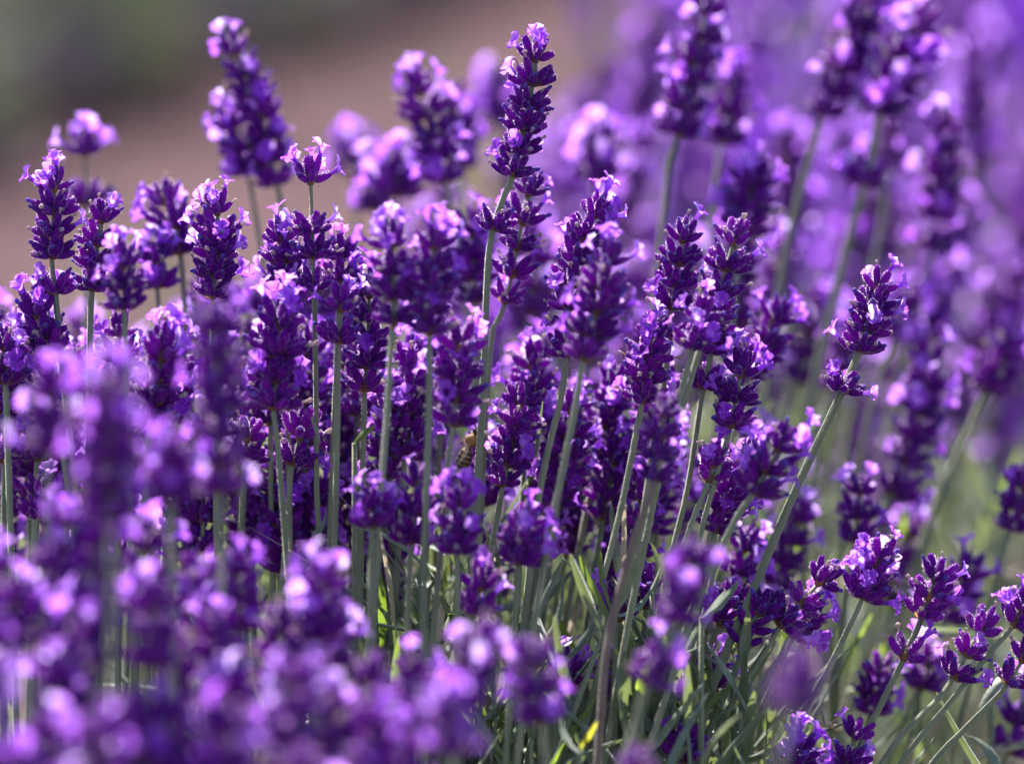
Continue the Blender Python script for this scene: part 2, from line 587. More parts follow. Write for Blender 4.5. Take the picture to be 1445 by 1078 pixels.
def stalk(label, head, stem, D=FOCUS, sp=6.6, fl=0.3, s=1.0, iso=(), kinds=('full', 'loose'), topfl=None, stemmat='stem', group='lavender stalks',
          r=0.95, dD=0.0, world=None, simple=False, zmin=0.12, skip=()):
    """one lavender stalk: head = photo points from tip to foot of the flower head, stem = points further down"""
    rng = random.Random(hash((round(head[0][0], 3), round(head[0][1], 3), round(D * 1000))) & 0xffffff) if world is None else random.Random(int(world[0][0] * 1e6) & 0xffffff)
    if world is None:
        n = len(head) + len(stem)
        P = [at(x, y, D + dD * i / max(1, n - 1)) for i, (x, y) in enumerate(list(head) + list(stem))]
        nh = len(head)
    else:
        P, nh = world, 2
    P = list(P)
    P += root_path(P[-1], P[-1] - P[-2], zmin)
    path = catmull(P, max(24, 6 * len(P)))
    cum = np.concatenate([[0], np.cumsum(np.linalg.norm(np.diff(path, axis=0), axis=1))])
    hl = float(np.sum(np.linalg.norm(np.diff(np.array(P[:nh]), axis=0), axis=1)))
    root = path[-1]
    t = thing('lavender_stalk', label, 'lavender', root, group)
    loc = path - root
    tg = -np.gradient(path, axis=0)

    def samp(c):
        i = min(max(int(np.searchsorted(cum, c)), 1), len(path) - 1)
        w = (c - cum[i - 1]) / max(cum[i] - cum[i - 1], 1e-9)
        return loc[i - 1] * (1 - w) + loc[i] * w, unit(tg[i - 1] * (1 - w) + tg[i] * w)
    # stem
    mb = MB()
    start = 8.5 * MM * s if (topfl is None or topfl >= 2) else 5.5 * MM * s
    keep = cum > start
    p0, _ = samp(start)
    pth = np.vstack([p0, loc[keep]])[::-1]
    ln = np.concatenate([[start], cum[keep]])[::-1]
    R = np.array([r * MM * (0.72 if c < hl else 1.0) * (0.9 + 0.3 * min(1, c / 0.3)) for c in ln])
    tube(mb, pth, R, stemmat, seg=16 if not simple else 8, lobed=0.30, twist=rng.uniform(-0.05, 0.05))
    if not simple and abs(D - FOCUS) < 0.06:
        HV, HF = [], []
        nq = len(pth)
        for _h in range(1700):
            c = rng.uniform(start, min(0.17, cum[-1] * 0.9))
            o, z = samp(c)
            x, y, z = frame(z)
            a = rng.uniform(0, 6.283)
            q = x * math.cos(a) + y * math.sin(a)
            rr = r * MM * (0.66 if c < hl else 0.88)
            p1 = o + q * rr
            w_ = unit(np.cross(q, z) + z * rng.uniform(-1, 1)) * 0.04 * MM
            i0 = len(HV)
            HV += [p1 - w_, p1 + w_, p1 + (q + z * rng.uniform(-.5, .3)) * rng.uniform(.2, .42) * MM]
            HF.append([i0, i0 + 1, i0 + 2])
        mb.add(HV, HF, 'stem_fuzz')
    mb.build('stem', t)
    # whorls
    p0 = (9.0 if (topfl is None or topfl >= 2) else 6.0) * MM * s
    n = max(2, int(round((hl - p0) / (sp * 1.0 * MM * s))) + 1)
    pos = [p0 + (max(hl - 1.5 * MM * s, p0 + 4 * MM) - p0) * i / (n - 1) for i in range(n)]
    if n > 4 and not iso and rng.random() < 0.35:
        pos[-1] += 2.5 * MM
    k = D * 0.18 / 1445.0
    pos += [hl + q * k for q in iso]
    for i, c in enumerate(pos):
        if i in skip:
            continue
        o, z = samp(c)
        x, y, z = frame(z)
        a = rng.uniform(0, 6.283)
        x, y = x * math.cos(a) + y * math.sin(a), -x * math.sin(a) + y * math.cos(a)
        kd = 'top' if i == 0 else kinds[0] if (i < len(pos) * 0.7 or len(kinds) == 1) else rng.choice(kinds)
        sc = s * (0.94 if i == 0 else 1.0 if i < n * 0.7 else 0.95) * rng.uniform(0.92, 1.08)
        lib = WF if (simple and kd in WF and rng.random() < (fl * 0.8 + (0.6 if i == 0 else 0.1))) else WH
        me, slots = rng.choice(lib[kd])
        w = link('flower_whorl', me, t, basis(x, y, z, o, sc))
        if simple:
            continue
        nf = 0
        if i == 0:
            nf = rng.choice((2, 3, 4)) if topfl is None else topfl + (topfl > 1)
        else:
            nf = sum(rng.random() < fl * 0.6 + 0.13 for _ in range(6))
        for (tip, td) in rng.sample(slots, min(nf, len(slots))):
            zz = unit(td + np.array([rng.uniform(-.2, .2), rng.uniform(-.2, .2), 0.1]))
            yy = np.array([0, 0, 1.0]) + 0.02 * np.array([rng.uniform(-1, 1), rng.uniform(-1, 1), 0])
            yy = unit(yy - zz * (yy @ zz))
            xx = np.cross(yy, zz)
            link('open_flower', rng.choice(CO), w, basis(xx, yy, zz, tip + zz * 0.1 * MM, rng.uniform(0.74, 1.02)))
    STALKS.append((t, head[0] if world is None else pix(path[0])[:2], D))
    return t


# ------------------------------------------------------------------ the setting: soil, foliage of the near row, far rows
def soil():
    xs = np.concatenate([np.linspace(-40, -4, 10), np.linspace(-3, 3, 40), np.linspace(4, 40, 10)])
    ys = np.concatenate([np.linspace(-10, 0, 6), np.linspace(0.5, 12, 70), np.linspace(14, 160, 20)])
    r = np.random.default_rng(3)
    V = []
    for y in ys:
        for x in xs:
            near = 1.0 if abs(x) < 3 and 0 < y < 12 else 0.0
            V.append((x, y, near * r.uniform(-0.012, 0.012)))
    n = len(xs)
    F = [[j * n + i, j * n + i + 1, (j + 1) * n + i + 1, (j + 1) * n + i] for j in range(len(ys) - 1) for i in range(n - 1)]
    mb = MB()
    mb.add(V, F, 'soil')
    o = mb.build('soil')
    o['kind'] = 'structure'
    return o


soil()


def leaves_mesh(name, base, d, L, W, bend, mats, pick, ns=6):
    """many narrow leaves at once; each is a folded strip with rolled margins"""
    N = len(base)
    d = d / np.linalg.norm(d, axis=1, keepdims=True)
    up = np.tile(np.array([0, 0, 1.0]), (N, 1))
    side = np.cross(d, up)
    bad = np.linalg.norm(side, axis=1) < 1e-3
    side[bad] = [1, 0, 0]
    side /= np.linalg.norm(side, axis=1, keepdims=True)
    rot = nrg.uniform(-0.9, 0.9, N)[:, None]
    nor = np.cross(side, d)
    side, nor = side * np.cos(rot) + nor * np.sin(rot), nor * np.cos(rot) - side * np.sin(rot)
    cols = []
    for i in range(ns + 1):
        t = i / ns
        c = base + d * (L * t)[:, None] + bend * (L * t * t)[:, None]
        w = (W * 0.5 * (0.45 + 0.75 * t if t < 0.4 else 0.75 + 0.25 * math.cos((t - 0.4) * 5.0) if t < 0.99 else 0.18))[:, None]
        for q, lift in ((-1.0, -0.35), (-0.55, 0.12), (0.0, -0.12), (0.55, 0.12), (1.0, -0.35)):
            cols.append(c + side * (w * q) + nor * (w * lift))
    V = np.stack(cols, axis=1).reshape(-1, 3)
    k = 5 * (ns + 1)
    f = []
    for i in range(ns):
        for j in range(4):
            f.append([i * 5 + j, i * 5 + j + 1, i * 5 + j + 6, i * 5 + j + 5])
    f = np.array(f)
    F = (f[None] + (np.arange(N) * k)[:, None, None]).reshape(-1, 4)
    me = bpy.data.meshes.new(name)
    me.vertices.add(len(V)); me.vertices.foreach_set("co", V.ravel().astype(np.float32))
    me.loops.add(F.size); me.loops.foreach_set("vertex_index", F.ravel().astype(np.int32))
    me.polygons.add(len(F))
    me.polygons.foreach_set("loop_start", (np.arange(len(F)) * 4).astype(np.int32))
    me.polygons.foreach_set("use_smooth", np.ones(len(F), dtype=bool))
    for m in mats:
        me.materials.append(M[m])
    me.polygons.foreach_set("material_index", np.repeat(pick, len(f)).astype(np.int32))
    me.update()
    me.validate()
    return me


def leaf_cloud(name, n, xr, yr, ztop, zlow, spread, Lr, Wr, xfun=None):
    y = nrg.uniform(yr[0], yr[1], n)
    x = nrg.uniform(xr[0], xr[1], n) if xfun is None else xfun(y)
    z = zlow + (ztop - zlow) * nrg.uniform(0, 1, n) ** 0.7
    z += 0.02 * np.sin(x * 37 + y * 21) + 0.015 * np.sin(x * 83 - y * 61)
    base = np.stack([x, y, z], axis=1)
    az = nrg.uniform(0, 2 * math.pi, n)
    el = nrg.normal(0.95, spread, n)
    d = np.stack([np.cos(az) * np.cos(el), np.sin(az) * np.cos(el), np.sin(el)], axis=1)
    d[:, 2] = np.abs(d[:, 2]) + 0.05
    L = nrg.uniform(Lr[0], Lr[1], n)
    W = nrg.uniform(Wr[0], Wr[1], n)
    bend = np.stack([nrg.normal(0, .22, n), nrg.normal(0, .22, n), nrg.normal(-0.05, .25, n)], axis=1)
    pick = (nrg.uniform(0, 1, n) < 0.05).astype(int) + 2 * (nrg.uniform(0, 1, n) < 0.04)
    pick = np.minimum(pick, 2)
    return leaves_mesh(name, base, d, L, W, bend, ['leaf', 'fresh', 'straw'], pick)


def row_edge(y):
    """the near row runs away from the camera, its edge drifting to the +X side"""
    return np.interp(y, [0.5, 1.5, 2.0, 3.0, 4.5, 9.0], [-0.5, -0.42, -0.30, -0.02, 0.12, 0.36])


def fx(y):
    e = row_edge(y)
    return e + nrg.uniform(0, 1, len(y)) * (0.75 + 0.08 * y)


o = link('lavender_leaves', leaf_cloud('lavender_leaves', 11000, None, (0.9, 2.5), 0.385, 0.10, 0.35, (0.025, 0.052), (0.0026, 0.0046), fx))
o['kind'] = 'stuff'
o['label'] = 'dense narrow grey green lavender leaves filling the base of the near row'
o = link('tangled_leaves', leaf_cloud('tangled_leaves', 1800, (-0.10, 0.075), (1.565, 1.85), 0.42, 0.33, 0.5, (0.022, 0.045), (0.0018, 0.0032)))
o['kind'] = 'stuff'
o['label'] = 'tangle of crisp grey green leaves among the lower stems'
o = link('hazy_leaves', leaf_cloud('hazy_leaves', 6000, None, (2.5, 9.0), 0.36, 0.05, 0.4, (0.04, 0.08), (0.006, 0.011), fx))
o['kind'] = 'stuff'
o['label'] = 'hazy grey green foliage of the lavender row running away behind the flowers'


def rough_spike(mb, rng, p, d, L, R, stem, bloom=0.82, pale=False):
    """far-off spike: stem and stacked uneven rings"""
    x, y, d = frame(d)
    tube(mb, [p - d * stem, p - d * stem * 0.4, p], [0.0014, 0.0012, 0.001], 'stem', seg=4, cap=False)
    n = max(3, int(L / 0.009))
    for i in range(n):
        c = p + d * (L * (i + 0.5) / n)
        for k in range(7):
            a = rng.uniform(0, 6.283)
            o = x * math.cos(a) + y * math.sin(a)
            q = unit(o + d * rng.uniform(0.1, 1.0))
            s, t2 = np.cross(q, d), None
            s = unit(s)
            h = np.cross(q, s)
            ln = R * rng.uniform(0.75, 1.25)
            w = R * 0.34
            b = c + q * ln * 0.1
            V = [b, b + q * ln * 0.55 + s * w, b + q * ln * 0.55 + h * w, b + q * ln * 0.55 - s * w, b + q * ln * 0.55 - h * w, b + q * ln]
            F = [[0, 2, 1], [0, 3, 2], [0, 4, 3], [0, 1, 4], [5, 1, 2], [5, 2, 3], [5, 3, 4], [5, 4, 1]]
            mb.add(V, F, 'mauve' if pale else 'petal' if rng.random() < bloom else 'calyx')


def far_mass():
    rng = random.Random(77)
    mb = MB()
    for i in range(900):
        y = 2.35 + 6.0 * rng.random() ** 1.4
        e = max(float(row_edge(y)), 0.0)
        x = e + 0.03 + rng.uniform(0, 1) ** 1.1 * (0.32 + 0.07 * y)
        z = rng.uniform(0.36, 0.56) if y > 3 else rng.uniform(0.34, 0.52)
        d = (rng.uniform(-.25, .25), rng.uniform(-.2, .2), 1)
        rough_spike(mb, rng, np.array([x, y, z]), d, rng.uniform(.035, .06), 0.0085, 0.16)
    o = mb.build('distant_lavender_flowers', smooth=False)
    o['kind'] = 'stuff'
    o['label'] = 'blurred violet mass of far lavender spikes down the near row'


far_mass()


def far_bush_meshes(seed):
    rng = random.Random(seed)
    n = 1500
    u = nrg.uniform(0, 2 * math.pi, n)
    v = nrg.uniform(0.02, 1, n)
    rr = 0.42 * np.sqrt(1 - v ** 2 * 0.85)
    k = nrg.uniform(0.75, 1.0, n)
    base = np.stack([rr * np.cos(u) * k, rr * np.sin(u) * k, 0.36 * v * k], axis=1)
    d = base * np.array([1, 1, 1.2]) + nrg.normal(0, .12, (n, 3))
    d[:, 2] += 0.25
    me = leaves_mesh('foliage', base, d, nrg.uniform(.05, .10, n), nrg.uniform(.008, .014, n), nrg.normal(0, .2, (n, 3)), ['leaf', 'fresh'], (nrg.uniform(0, 1, n) < 0.06).astype(int), ns=4)
    mb = MB()
    for i in range(190):
        a = rng.uniform(0, 6.283)
        t = rng.uniform(0.3, 1.5)
        dd = np.array([math.cos(a) * math.sin(t), math.sin(a) * math.sin(t), math.cos(t)])
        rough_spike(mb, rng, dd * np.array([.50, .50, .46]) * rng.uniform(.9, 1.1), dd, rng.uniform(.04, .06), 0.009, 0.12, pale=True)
    return me, mb.mesh('flower_spikes', False)


FB = [far_bush_meshes(1), far_bush_meshes(2)]
for i, (x, y, s, lab) in enumerate((
        (-0.83, 5.55, 1.0, 'grey green lavender bush across the soil path, nearest in the opposite row'),
        (-0.66, 6.10, 0.95, 'hazy lavender bush second along the opposite row beyond the soil'),
        (-0.52, 6.62, 1.0, 'hazy lavender bush third along the opposite row beyond the soil'),
        (-0.34, 7.15, 0.95, 'hazy mauve lavender bush fourth along the opposite row'),
        (-0.20, 7.70, 1.0, 'faint lavender bush fifth along the opposite row, at top middle'),
        (-0.02, 8.30, 1.05, 'faint green lavender bush at the far end of the opposite row'))):
    t = thing('lavender_bush', lab, 'lavender bush', (x - 0.13, y + 0.16, 0), 'lavender bushes across the path')
    f, sp_ = FB[i % 2]
    rot = Matrix.Rotation(i * 1.3, 4, 'Z') @ Matrix.Scale(s, 4)
    a = link('foliage', f, t, rot); a['kind'] = 'stuff'
    a = link('flower_spikes', sp_, t, rot); a['kind'] = 'stuff'

# ------------------------------------------------------------------ lavender stalks that can be told apart
G1 = 'lavender stalks in sharp focus'
G2 = 'softly blurred lavender stalks'


def S(label, D, head, stem=(), **k):
    k.setdefault('group', G1 if abs(D - FOCUS) < 0.035 else G2)
    return stalk(label, head, stem, D=D, **k)


S('dark lavender spike with pale crown and one detached ring below, sharp beside the soil edge', 1.60, [(75, 222), (76, 300), (73, 368)], [(79, 425), (90, 540), (101, 635)], iso=[44], fl=0.12, topfl=4)
S('short dark spike with withered pale tips beside the pale crowned spike over the soil', 1.605, [(150, 282), (138, 340), (130, 414)], [(128, 440), (126, 560)], fl=0.1, topfl=1)
S('dark lavender spike topped by two white lit flowers like ears', 1.60, [(302, 256), (308, 330), (300, 425)], [(300, 460), (302, 560)], fl=0.12, topfl=4)
S('lavender spike whose flat bright crown floats above a bare neck', 1.60, [(436, 212), (440, 300), (443, 402)], [(444, 430), (446, 560), (447, 690), (452, 790)], fl=0.12, topfl=5, skip=(1,))
S('dark spike crowded against the spike with the flat floating crown', 1.61, [(388, 296), (398, 350), (402, 402)], [(404, 440), (406, 560)], fl=0.35)
S('small spike with a violet open flower under the floating crown', 1.615, [(474, 322), (484, 360), (480, 402)], [(478, 440)], fl=0.9)
S('small plain spike of plump calyces in front of the long grey stems', 1.585, [(486, 388), (481, 440), (477, 488)], [(477, 510), (476, 600), (474, 690), (472, 760)], fl=0.1, s=1.08)
S('dark narrow spike with loose lower rings between two pale topped spikes', 1.61, [(522, 372), (520, 470), (515, 556)], [(514, 580), (512, 660)], fl=0.08)
S('soft spike with pale crown, first of the twin spikes on straight stems', 1.545, [(546, 302), (556, 380), (555, 462)], [(552, 490), (546, 590), (540, 665)], fl=0.3, topfl=4)
S('soft spike with pale crown, second of the twin spikes on straight stems', 1.54, [(616, 300), (611, 400), (606, 478)], [(606, 520), (605, 600), (602, 700)], fl=0.25, topfl=5, s=1.05)
S('tallest sharp lavender spike with curved long stem, two pale flowers like horns', 1.60, [(760, 40), (752, 110), (742, 170), (722, 252)], [(712, 275), (692, 340), (686, 430), (683, 530), (675, 660), (668, 760)], iso=[74], fl=0.3, topfl=3, sp=7.2, r=1.15)
S('dark spike hanging behind the curved stem of the tallest spike', 1.625, [(752, 246), (738, 310), (712, 432)], [(698, 455), (690, 520), (684, 620)], fl=0.12, topfl=1, sp=7.6, kinds=('loose', 'full'))
S('leaning spike with bright top cluster behind the soft grey crowned one', 1.605, [(862, 264), (830, 322), (808, 400), (798, 508)], [(792, 560), (770, 650), (755, 740), (740, 880)], fl=0.2, topfl=5, s=1.05)
S('soft spike with pale crown standing before the leaning bright topped spike', 1.545, [(868, 325), (848, 420), (822, 512)], [(815, 560), (795, 660), (772, 770), (752, 900)], fl=0.3, topfl=5, s=1.05)
S('broad dark spike in the very middle with lilac shoulder flowers', 1.56, [(655, 440), (648, 525), (639, 606)], [(632, 650), (630, 700), (620, 800)], fl=0.3, s=1.2, topfl=2)
S('bluish spike of closed buds with round violet flowers near the bee', 1.61, [(737, 540), (730, 600), (708, 690)], [(704, 720), (690, 800)], fl=0.6, topfl=0)
S('upright dark spike with knobbly pale tips, first of a sharp pair', 1.612, [(968, 310), (955, 390), (945, 470)], [(940, 520), (920, 640)], fl=0.12, topfl=1)
S('upright dark spike with knobbly pale tips, second of a sharp pair', 1.59, [(1043, 312), (1025, 380), (1003, 456)], [(985, 500), (965, 570), (945, 620)], fl=0.15, topfl=0, s=1.05)
S('small spike with open lilac flowers below the sharp knobbly pair', 1.575, [(1000, 408), (985, 450), (976, 495)], [(970, 520), (948, 600), (935, 650)], fl=0.9)
S('sharp spike of dark calyces on a straight slanting grey stem', 1.60, [(925, 430), (915, 500), (905, 572)], [(900, 600), (880, 700), (862, 775), (830, 900)], fl=0.25, topfl=2)
S('thin greyish faded spike on a reddish stem', 1.54, [(942, 560), (930, 620), (925, 682)], [(915, 702), (880, 810), (856, 920), (846, 1040)], fl=0.0, topfl=0, s=0.85, stemmat='stem_red', r=1.1)
S('spike with a wide open lilac crown beside the thin single ring', 1.60, [(1055, 485), (1045, 530), (1030, 606)], [(1020, 640), (1003, 700), (985, 770)], fl=0.05, topfl=5)
S('long slanting stem carrying one thin detached ring of calyces', 1.605, [(1016, 420), (1003, 502)], [(990, 560), (970, 690), (944, 800)], iso=[44], fl=0.05, topfl=0)
S('small tuft with a lilac tongue on a short slanting stem', 1.60, [(1012, 612), (1006, 655)], [(1000, 680), (975, 740), (950, 830)], fl=0.5, kinds=('few',), topfl=2)
S('violet open flowers half hidden behind the soft pinkish tipped spike', 1.62, [(1068, 612), (1040, 662)], [(1030, 700)], fl=1.0, topfl=4)
S('slim sharp spike leaning outward on a long bare diagonal stem, detached ring below', 1.60, [(1252, 366), (1234, 425), (1211, 500)], [(1180, 570), (1112, 715), (1060, 840), (1018, 935), (985, 1040)], iso=[54], fl=0.03, topfl=4, sp=7.4, r=1.2)
S('soft leaning spike with pinkish withered tips', 1.555, [(1128, 592), (1095, 640), (1062, 700)], [(1048, 715), (1010, 790), (985, 850)], fl=0.25, s=1.1)
S('sharp dark rings tucked under the pinkish tipped leaning spike', 1.61, [(1048, 645), (1030, 700), (1008, 755)], [(1003, 770), (985, 830)], fl=0.1, topfl=0)
S('violet flowering spike behind the base of the pinkish tipped spike', 1.65, [(1066, 735), (1045, 790), (1040, 850)], [(1035, 900)], fl=0.7)
S('thick blurred dark spike standing clear beyond the slim diagonal one', 1.74, [(1308, 480), (1300, 580), (1262, 692)], [(1245, 720), (1200, 830)], s=1.15, fl=0.35, topfl=1)
S('blurred pale tipped spike cut by the picture edge on a thick slanting stem', 1.76, [(1442, 462), (1415, 510), (1388, 556)], [(1375, 590), (1330, 690), (1300, 770)], s=1.2, fl=0.4, r=1.3)
S('soft spike with lilac top directly above the bright violet bloom', 1.68, [(1205, 655), (1215, 700), (1205, 768)], [(1200, 800), (1190, 880)], fl=0.4, topfl=3)
S('sharp bright violet bloom with two flat open flowers on a long thin stem', 1.60, [(1246, 750), (1236, 800), (1215, 848)], [(1205, 870), (1160, 960), (1105, 1045), (1080, 1090)], fl=1.0, topfl=2, s=1.08, r=0.95)
S('neat sharp spike of plump buds with one lilac flower and a small separate pair', 1.60, [(1330, 788), (1314, 835), (1299, 876)], [(1275, 930), (1240, 1000), (1205, 1072)], iso=[56], fl=0.0, topfl=1, r=0.95, kinds=('loose', 'few'), s=1.05)
S('sharp bud spike with a hanging violet flower over two parallel stems', 1.60, [(1398, 866), (1372, 910), (1343, 960)], [(1325, 985), (1280, 1030), (1240, 1085)], fl=0.25, topfl=0, r=0.95, kinds=('loose', 'few'))
S('lilac flower cluster cut by the picture edge above diagonal stems', 1.60, [(1462, 822), (1434, 878)], [(1410, 905), (1345, 985), (1265, 1085)], fl=0.6, topfl=3, r=0.95, kinds=('loose',))
S('lowest sharp bud spike at the picture edge on a bare slanting stem', 1.60, [(1458, 905), (1420, 968)], [(1400, 990), (1350, 1040), (1310, 1085)], fl=0.15, topfl=0, r=0.95, kinds=('loose',))
S('sparse sharp spike of separate plump buds beside the long diagonal stem', 1.60, [(1088, 838), (1070, 868), (1052, 892)], [(1042, 935), (1010, 1010), (985, 1075)], iso=[18], fl=0.0, topfl=0, kinds=('few',), s=1.05)
S('sharp leaning bud spike running up towards the bright violet bloom', 1.60, [(1176, 798), (1140, 840), (1098, 886)], [(1088, 905), (1040, 980), (1000, 1060)], fl=0.15, topfl=0, kinds=('loose',), s=1.05)
S('violet open flowers under the sharp leaning bud spike', 1.62, [(1160, 845), (1125, 892)], [(1105, 930)], fl=0.9)
S('short sharp bud spike against the broad grey leaf', 1.61, [(1042, 828), (1012, 885)], [(1005, 905), (975, 970), (945, 1040)], fl=0.05, topfl=0, kinds=('loose',))
S('blurred round violet spike behind the neat bud spike', 1.70, [(1378, 768), (1352, 840), (1335, 880)], [(1320, 910)], s=1.2, fl=0.6)
S('blurred brownish spike at the picture edge above the pale twigs', 1.70, [(1452, 660), (1425, 752)], [(1410, 800)], s=1.05, fl=0.1, topfl=0)
S('sharp lilac flower cluster at the bottom edge under the long thin stem', 1.59, [(1142, 1022), (1118, 1090)], [(1110, 1120)], fl=1.0, topfl=5, s=1.1)
S('bud spike with drooping lilac flowers at the bottom edge by the pale twig', 1.60, [(1215, 1012), (1195, 1085)], [(1190, 1110)], fl=0.5, topfl=1)
S('blurred violet spike low at the picture edge under the crossing stems', 1.69, [(1448, 975), (1420, 1065)], [(1400, 1110)], s=1.15, fl=0.6)
S('blurred mauve spike between the neat bud spike and the hanging violet flower', 1.69, [(1322, 898), (1300, 975)], [(1290, 1010)], fl=0.4)
S('blurred deep violet spike between the two long thin bud stems', 1.67, [(1245, 925), (1228, 1010)], [(1220, 1050)], fl=0.6, topfl=1)
S('faded greyish blurred spike standing in front of the green stems', 1.46, [(988, 765), (965, 825), (950, 882)], [(935, 920), (900, 1010)], fl=0.15, topfl=1, s=0.95)
S('flat blurred flower tuft on a thick pale stem in front of leaves', 1.46, [(935, 895), (922, 938)], [(912, 965), (892, 1045)], fl=0.1, topfl=2, kinds=('loose',))
S('big blurred spike with lilac flowers down one side over the leaves', 1.45, [(745, 905), (758, 960), (768, 1022)], [(772, 1060)], fl=0.6, topfl=1, s=1.05)
S('blurred slanting spike beside the big lilac sided one over the leaves', 1.42, [(692, 878), (665, 940), (650, 1000)], [(645, 1040)], fl=0.45, topfl=0)
S('pale blurred lilac spike at the bottom edge before the leaves', 1.34, [(640, 965), (625, 1070)], [(620, 1110)], fl=0.9, topfl=5, s=1.05)
S('small dark soft tuft low on its stem at the edge of the leaves', 1.53, [(590, 938), (575, 990)], [(572, 1030)], fl=0.1, topfl=1)
S('soft dark spike below the twin spikes with reddish foot', 1.555, [(592, 655), (588, 720), (580, 770)], [(578, 800), (576, 880)], fl=0.3, topfl=1)
S('soft violet spike below the bee, front of its row', 1.54, [(645, 672), (650, 730), (645, 785)], [(645, 820)], fl=0.4, topfl=3)
S('soft small spike below the first twin spike', 1.545, [(530, 672), (526, 745)], [(524, 800)], fl=0.3, topfl=3)
S('soft spike with lilac flowers below the bluish bud spike', 1.545, [(748, 695), (740, 750), (732, 800)], [(728, 850)], fl=0.5, topfl=2)
S('soft drooping tuft among the crowded stems in the lower middle', 1.55, [(685, 800), (668, 870)], [(662, 900)], fl=0.3, topfl=1)
S('stout dark sharp spike with a row of pale flowers across its shoulders', 1.575, [(398, 402), (395, 480), (386, 582)], [(390, 612), (397, 690)], s=1.3, fl=0.12, topfl=5)
S('dark rings half hidden below the stout spike beside long stems', 1.60, [(432, 585), (412, 660)], [(408, 700)], fl=0.05, topfl=0, s=1.1)
S('small dark tuft below the stout spike with pale hooked tips', 1.605, [(352, 590), (345, 655)], [(343, 700)], fl=0.1, topfl=0)
S('stout dark spike with lilac top between blurred spikes', 1.57, [(238, 452), (225, 520), (212, 605)], [(208, 660)], s=1.18, fl=0.15, topfl=4)
S('sharp stout spike with lilac shoulder below the detached ring', 1.60, [(36, 396), (55, 450), (70, 512)], [(78, 560)], s=1.15, fl=0.2, topfl=4)
S('dark sharp rings cut by the picture edge beneath the soil', 1.59, [(4, 462), (8, 545)], [(10, 600)], fl=0.1, topfl=1)
S('dark sharp calyces low among blurred lilac flowers at the picture edge', 1.60, [(64, 655), (52, 735)], [(50, 800)], fl=0.2)
S('long blurred dark spike standing before the stout sharp ones', 1.45, [(303, 432), (310, 560), (312, 700)], [(313, 760)], s=1.1, fl=0.3, topfl=1)
S('thick heavily blurred spike with glowing lilac cap', 1.37, [(146, 505), (152, 620), (155, 740)], [(156, 800)], s=1.15, fl=0.35, topfl=6)
S('heavily blurred spike with two lilac dots on its crown', 1.42, [(240, 600), (242, 710)], [(243, 800)], fl=0.4, topfl=4)
S('blurred spike with twin lilac dots near the thin curved stem', 1.44, [(70, 510), (68, 640)], [(67, 720)], fl=0.3, topfl=4)
S('soft violet tuft on its own above the pale crowned spike', 1.73, [(118, 172), (120, 230), (122, 292)], [(122, 330)], s=1.1, fl=0.5, topfl=5, skip=(1,))
S('tall soft spike bending sideways against the grey path, tip highest over the soil', 1.715, [(312, 36), (345, 100), (372, 180), (392, 265)], [(400, 330)], s=1.05, fl=0.25, topfl=2)
S('soft light lilac cluster clinging to the tall sideways bending spike', 1.72, [(305, 140), (335, 195), (350, 250)], [(360, 300)], s=1.15, fl=0.9, topfl=5)
S('soft dark spike with drooping crown behind the two ear flower spike', 1.67, [(222, 255), (242, 310), (255, 362)], [(260, 420)], s=1.15, fl=0.35, topfl=1)
S('soft spike with pale flower cap just under the withered tipped spike', 1.55, [(172, 330), (176, 440)], [(178, 520)], fl=0.3, topfl=4)
S('soft lilac dotted spike behind the two small dark spikes', 1.66, [(212, 325), (222, 410)], [(225, 480)], fl=0.6, topfl=4, s=1.05)
S('soft spike with three glowing tips against the brown soil', 1.72, [(582, 86), (600, 160), (630, 262)], [(636, 300), (655, 380)], s=1.15, fl=0.35, topfl=4)
S('blurred spike close behind the one with three glowing tips', 1.80, [(636, 108), (645, 170), (652, 245)], [(655, 300)], s=1.1, fl=0.4)
S('blurred pair of lilac dots rising against the brown soil', 1.86, [(495, 172), (500, 250)], [(503, 330)], s=1.15, fl=0.7, topfl=5)
S('blurred bright lilac bloom before the three glowing tips', 1.76, [(572, 208), (562, 280)], [(560, 350)], s=1.15, fl=1.0, topfl=5)
S('blurred lilac bloom between floating crown and three glowing tips', 1.78, [(522, 212), (530, 300)], [(532, 380)], s=1.1, fl=0.8)
S('small hazy spike beside the tip of the tallest spike', 1.98, [(704, 85), (706, 180)], [(708, 260)], s=1.15, fl=0.6)
S('blurred broad bloom just beyond the tallest spike', 1.80, [(848, 165), (842, 260)], [(838, 330)], s=1.35, fl=0.8, topfl=4)
S('blurred tall spike cut by the top edge on a long pale stem', 1.74, [(1004, -12), (978, 95), (955, 195)], [(945, 232), (932, 350), (925, 440)], s=1.15, fl=0.45, topfl=0, r=1.2)
S('blurred dark spike close behind the tall one cut by the top edge', 1.79, [(1036, 82), (1030, 140), (1018, 205)], [(1010, 260)], s=1.1, fl=0.3)
S('blurred stout spike directly above the sharp knobbly pair', 1.72, [(1068, 212), (1062, 265), (1045, 330)], [(1040, 380)], s=1.3, fl=0.6, topfl=3)
S('blurred dark spike cut by the top edge with a pale lower ring and long stem', 1.78, [(1238, -20), (1198, 70), (1160, 168)], [(1150, 200), (1110, 350), (1085, 530)], s=1.15, fl=0.3, topfl=0, r=1.25)
S('blurred big spike with cream withered tips at the top and a low second ring', 1.765, [(1310, 12), (1270, 90), (1240, 165)], [(1230, 220), (1200, 330), (1140, 575)], s=1.35, fl=0.5, topfl=1, iso=[95], r=1.35)
S('blurred narrow dark spike standing just beyond the cream tipped one', 1.80, [(1326, 142), (1332, 230), (1318, 345)], [(1300, 420)], s=1.05, fl=0.25, topfl=2)
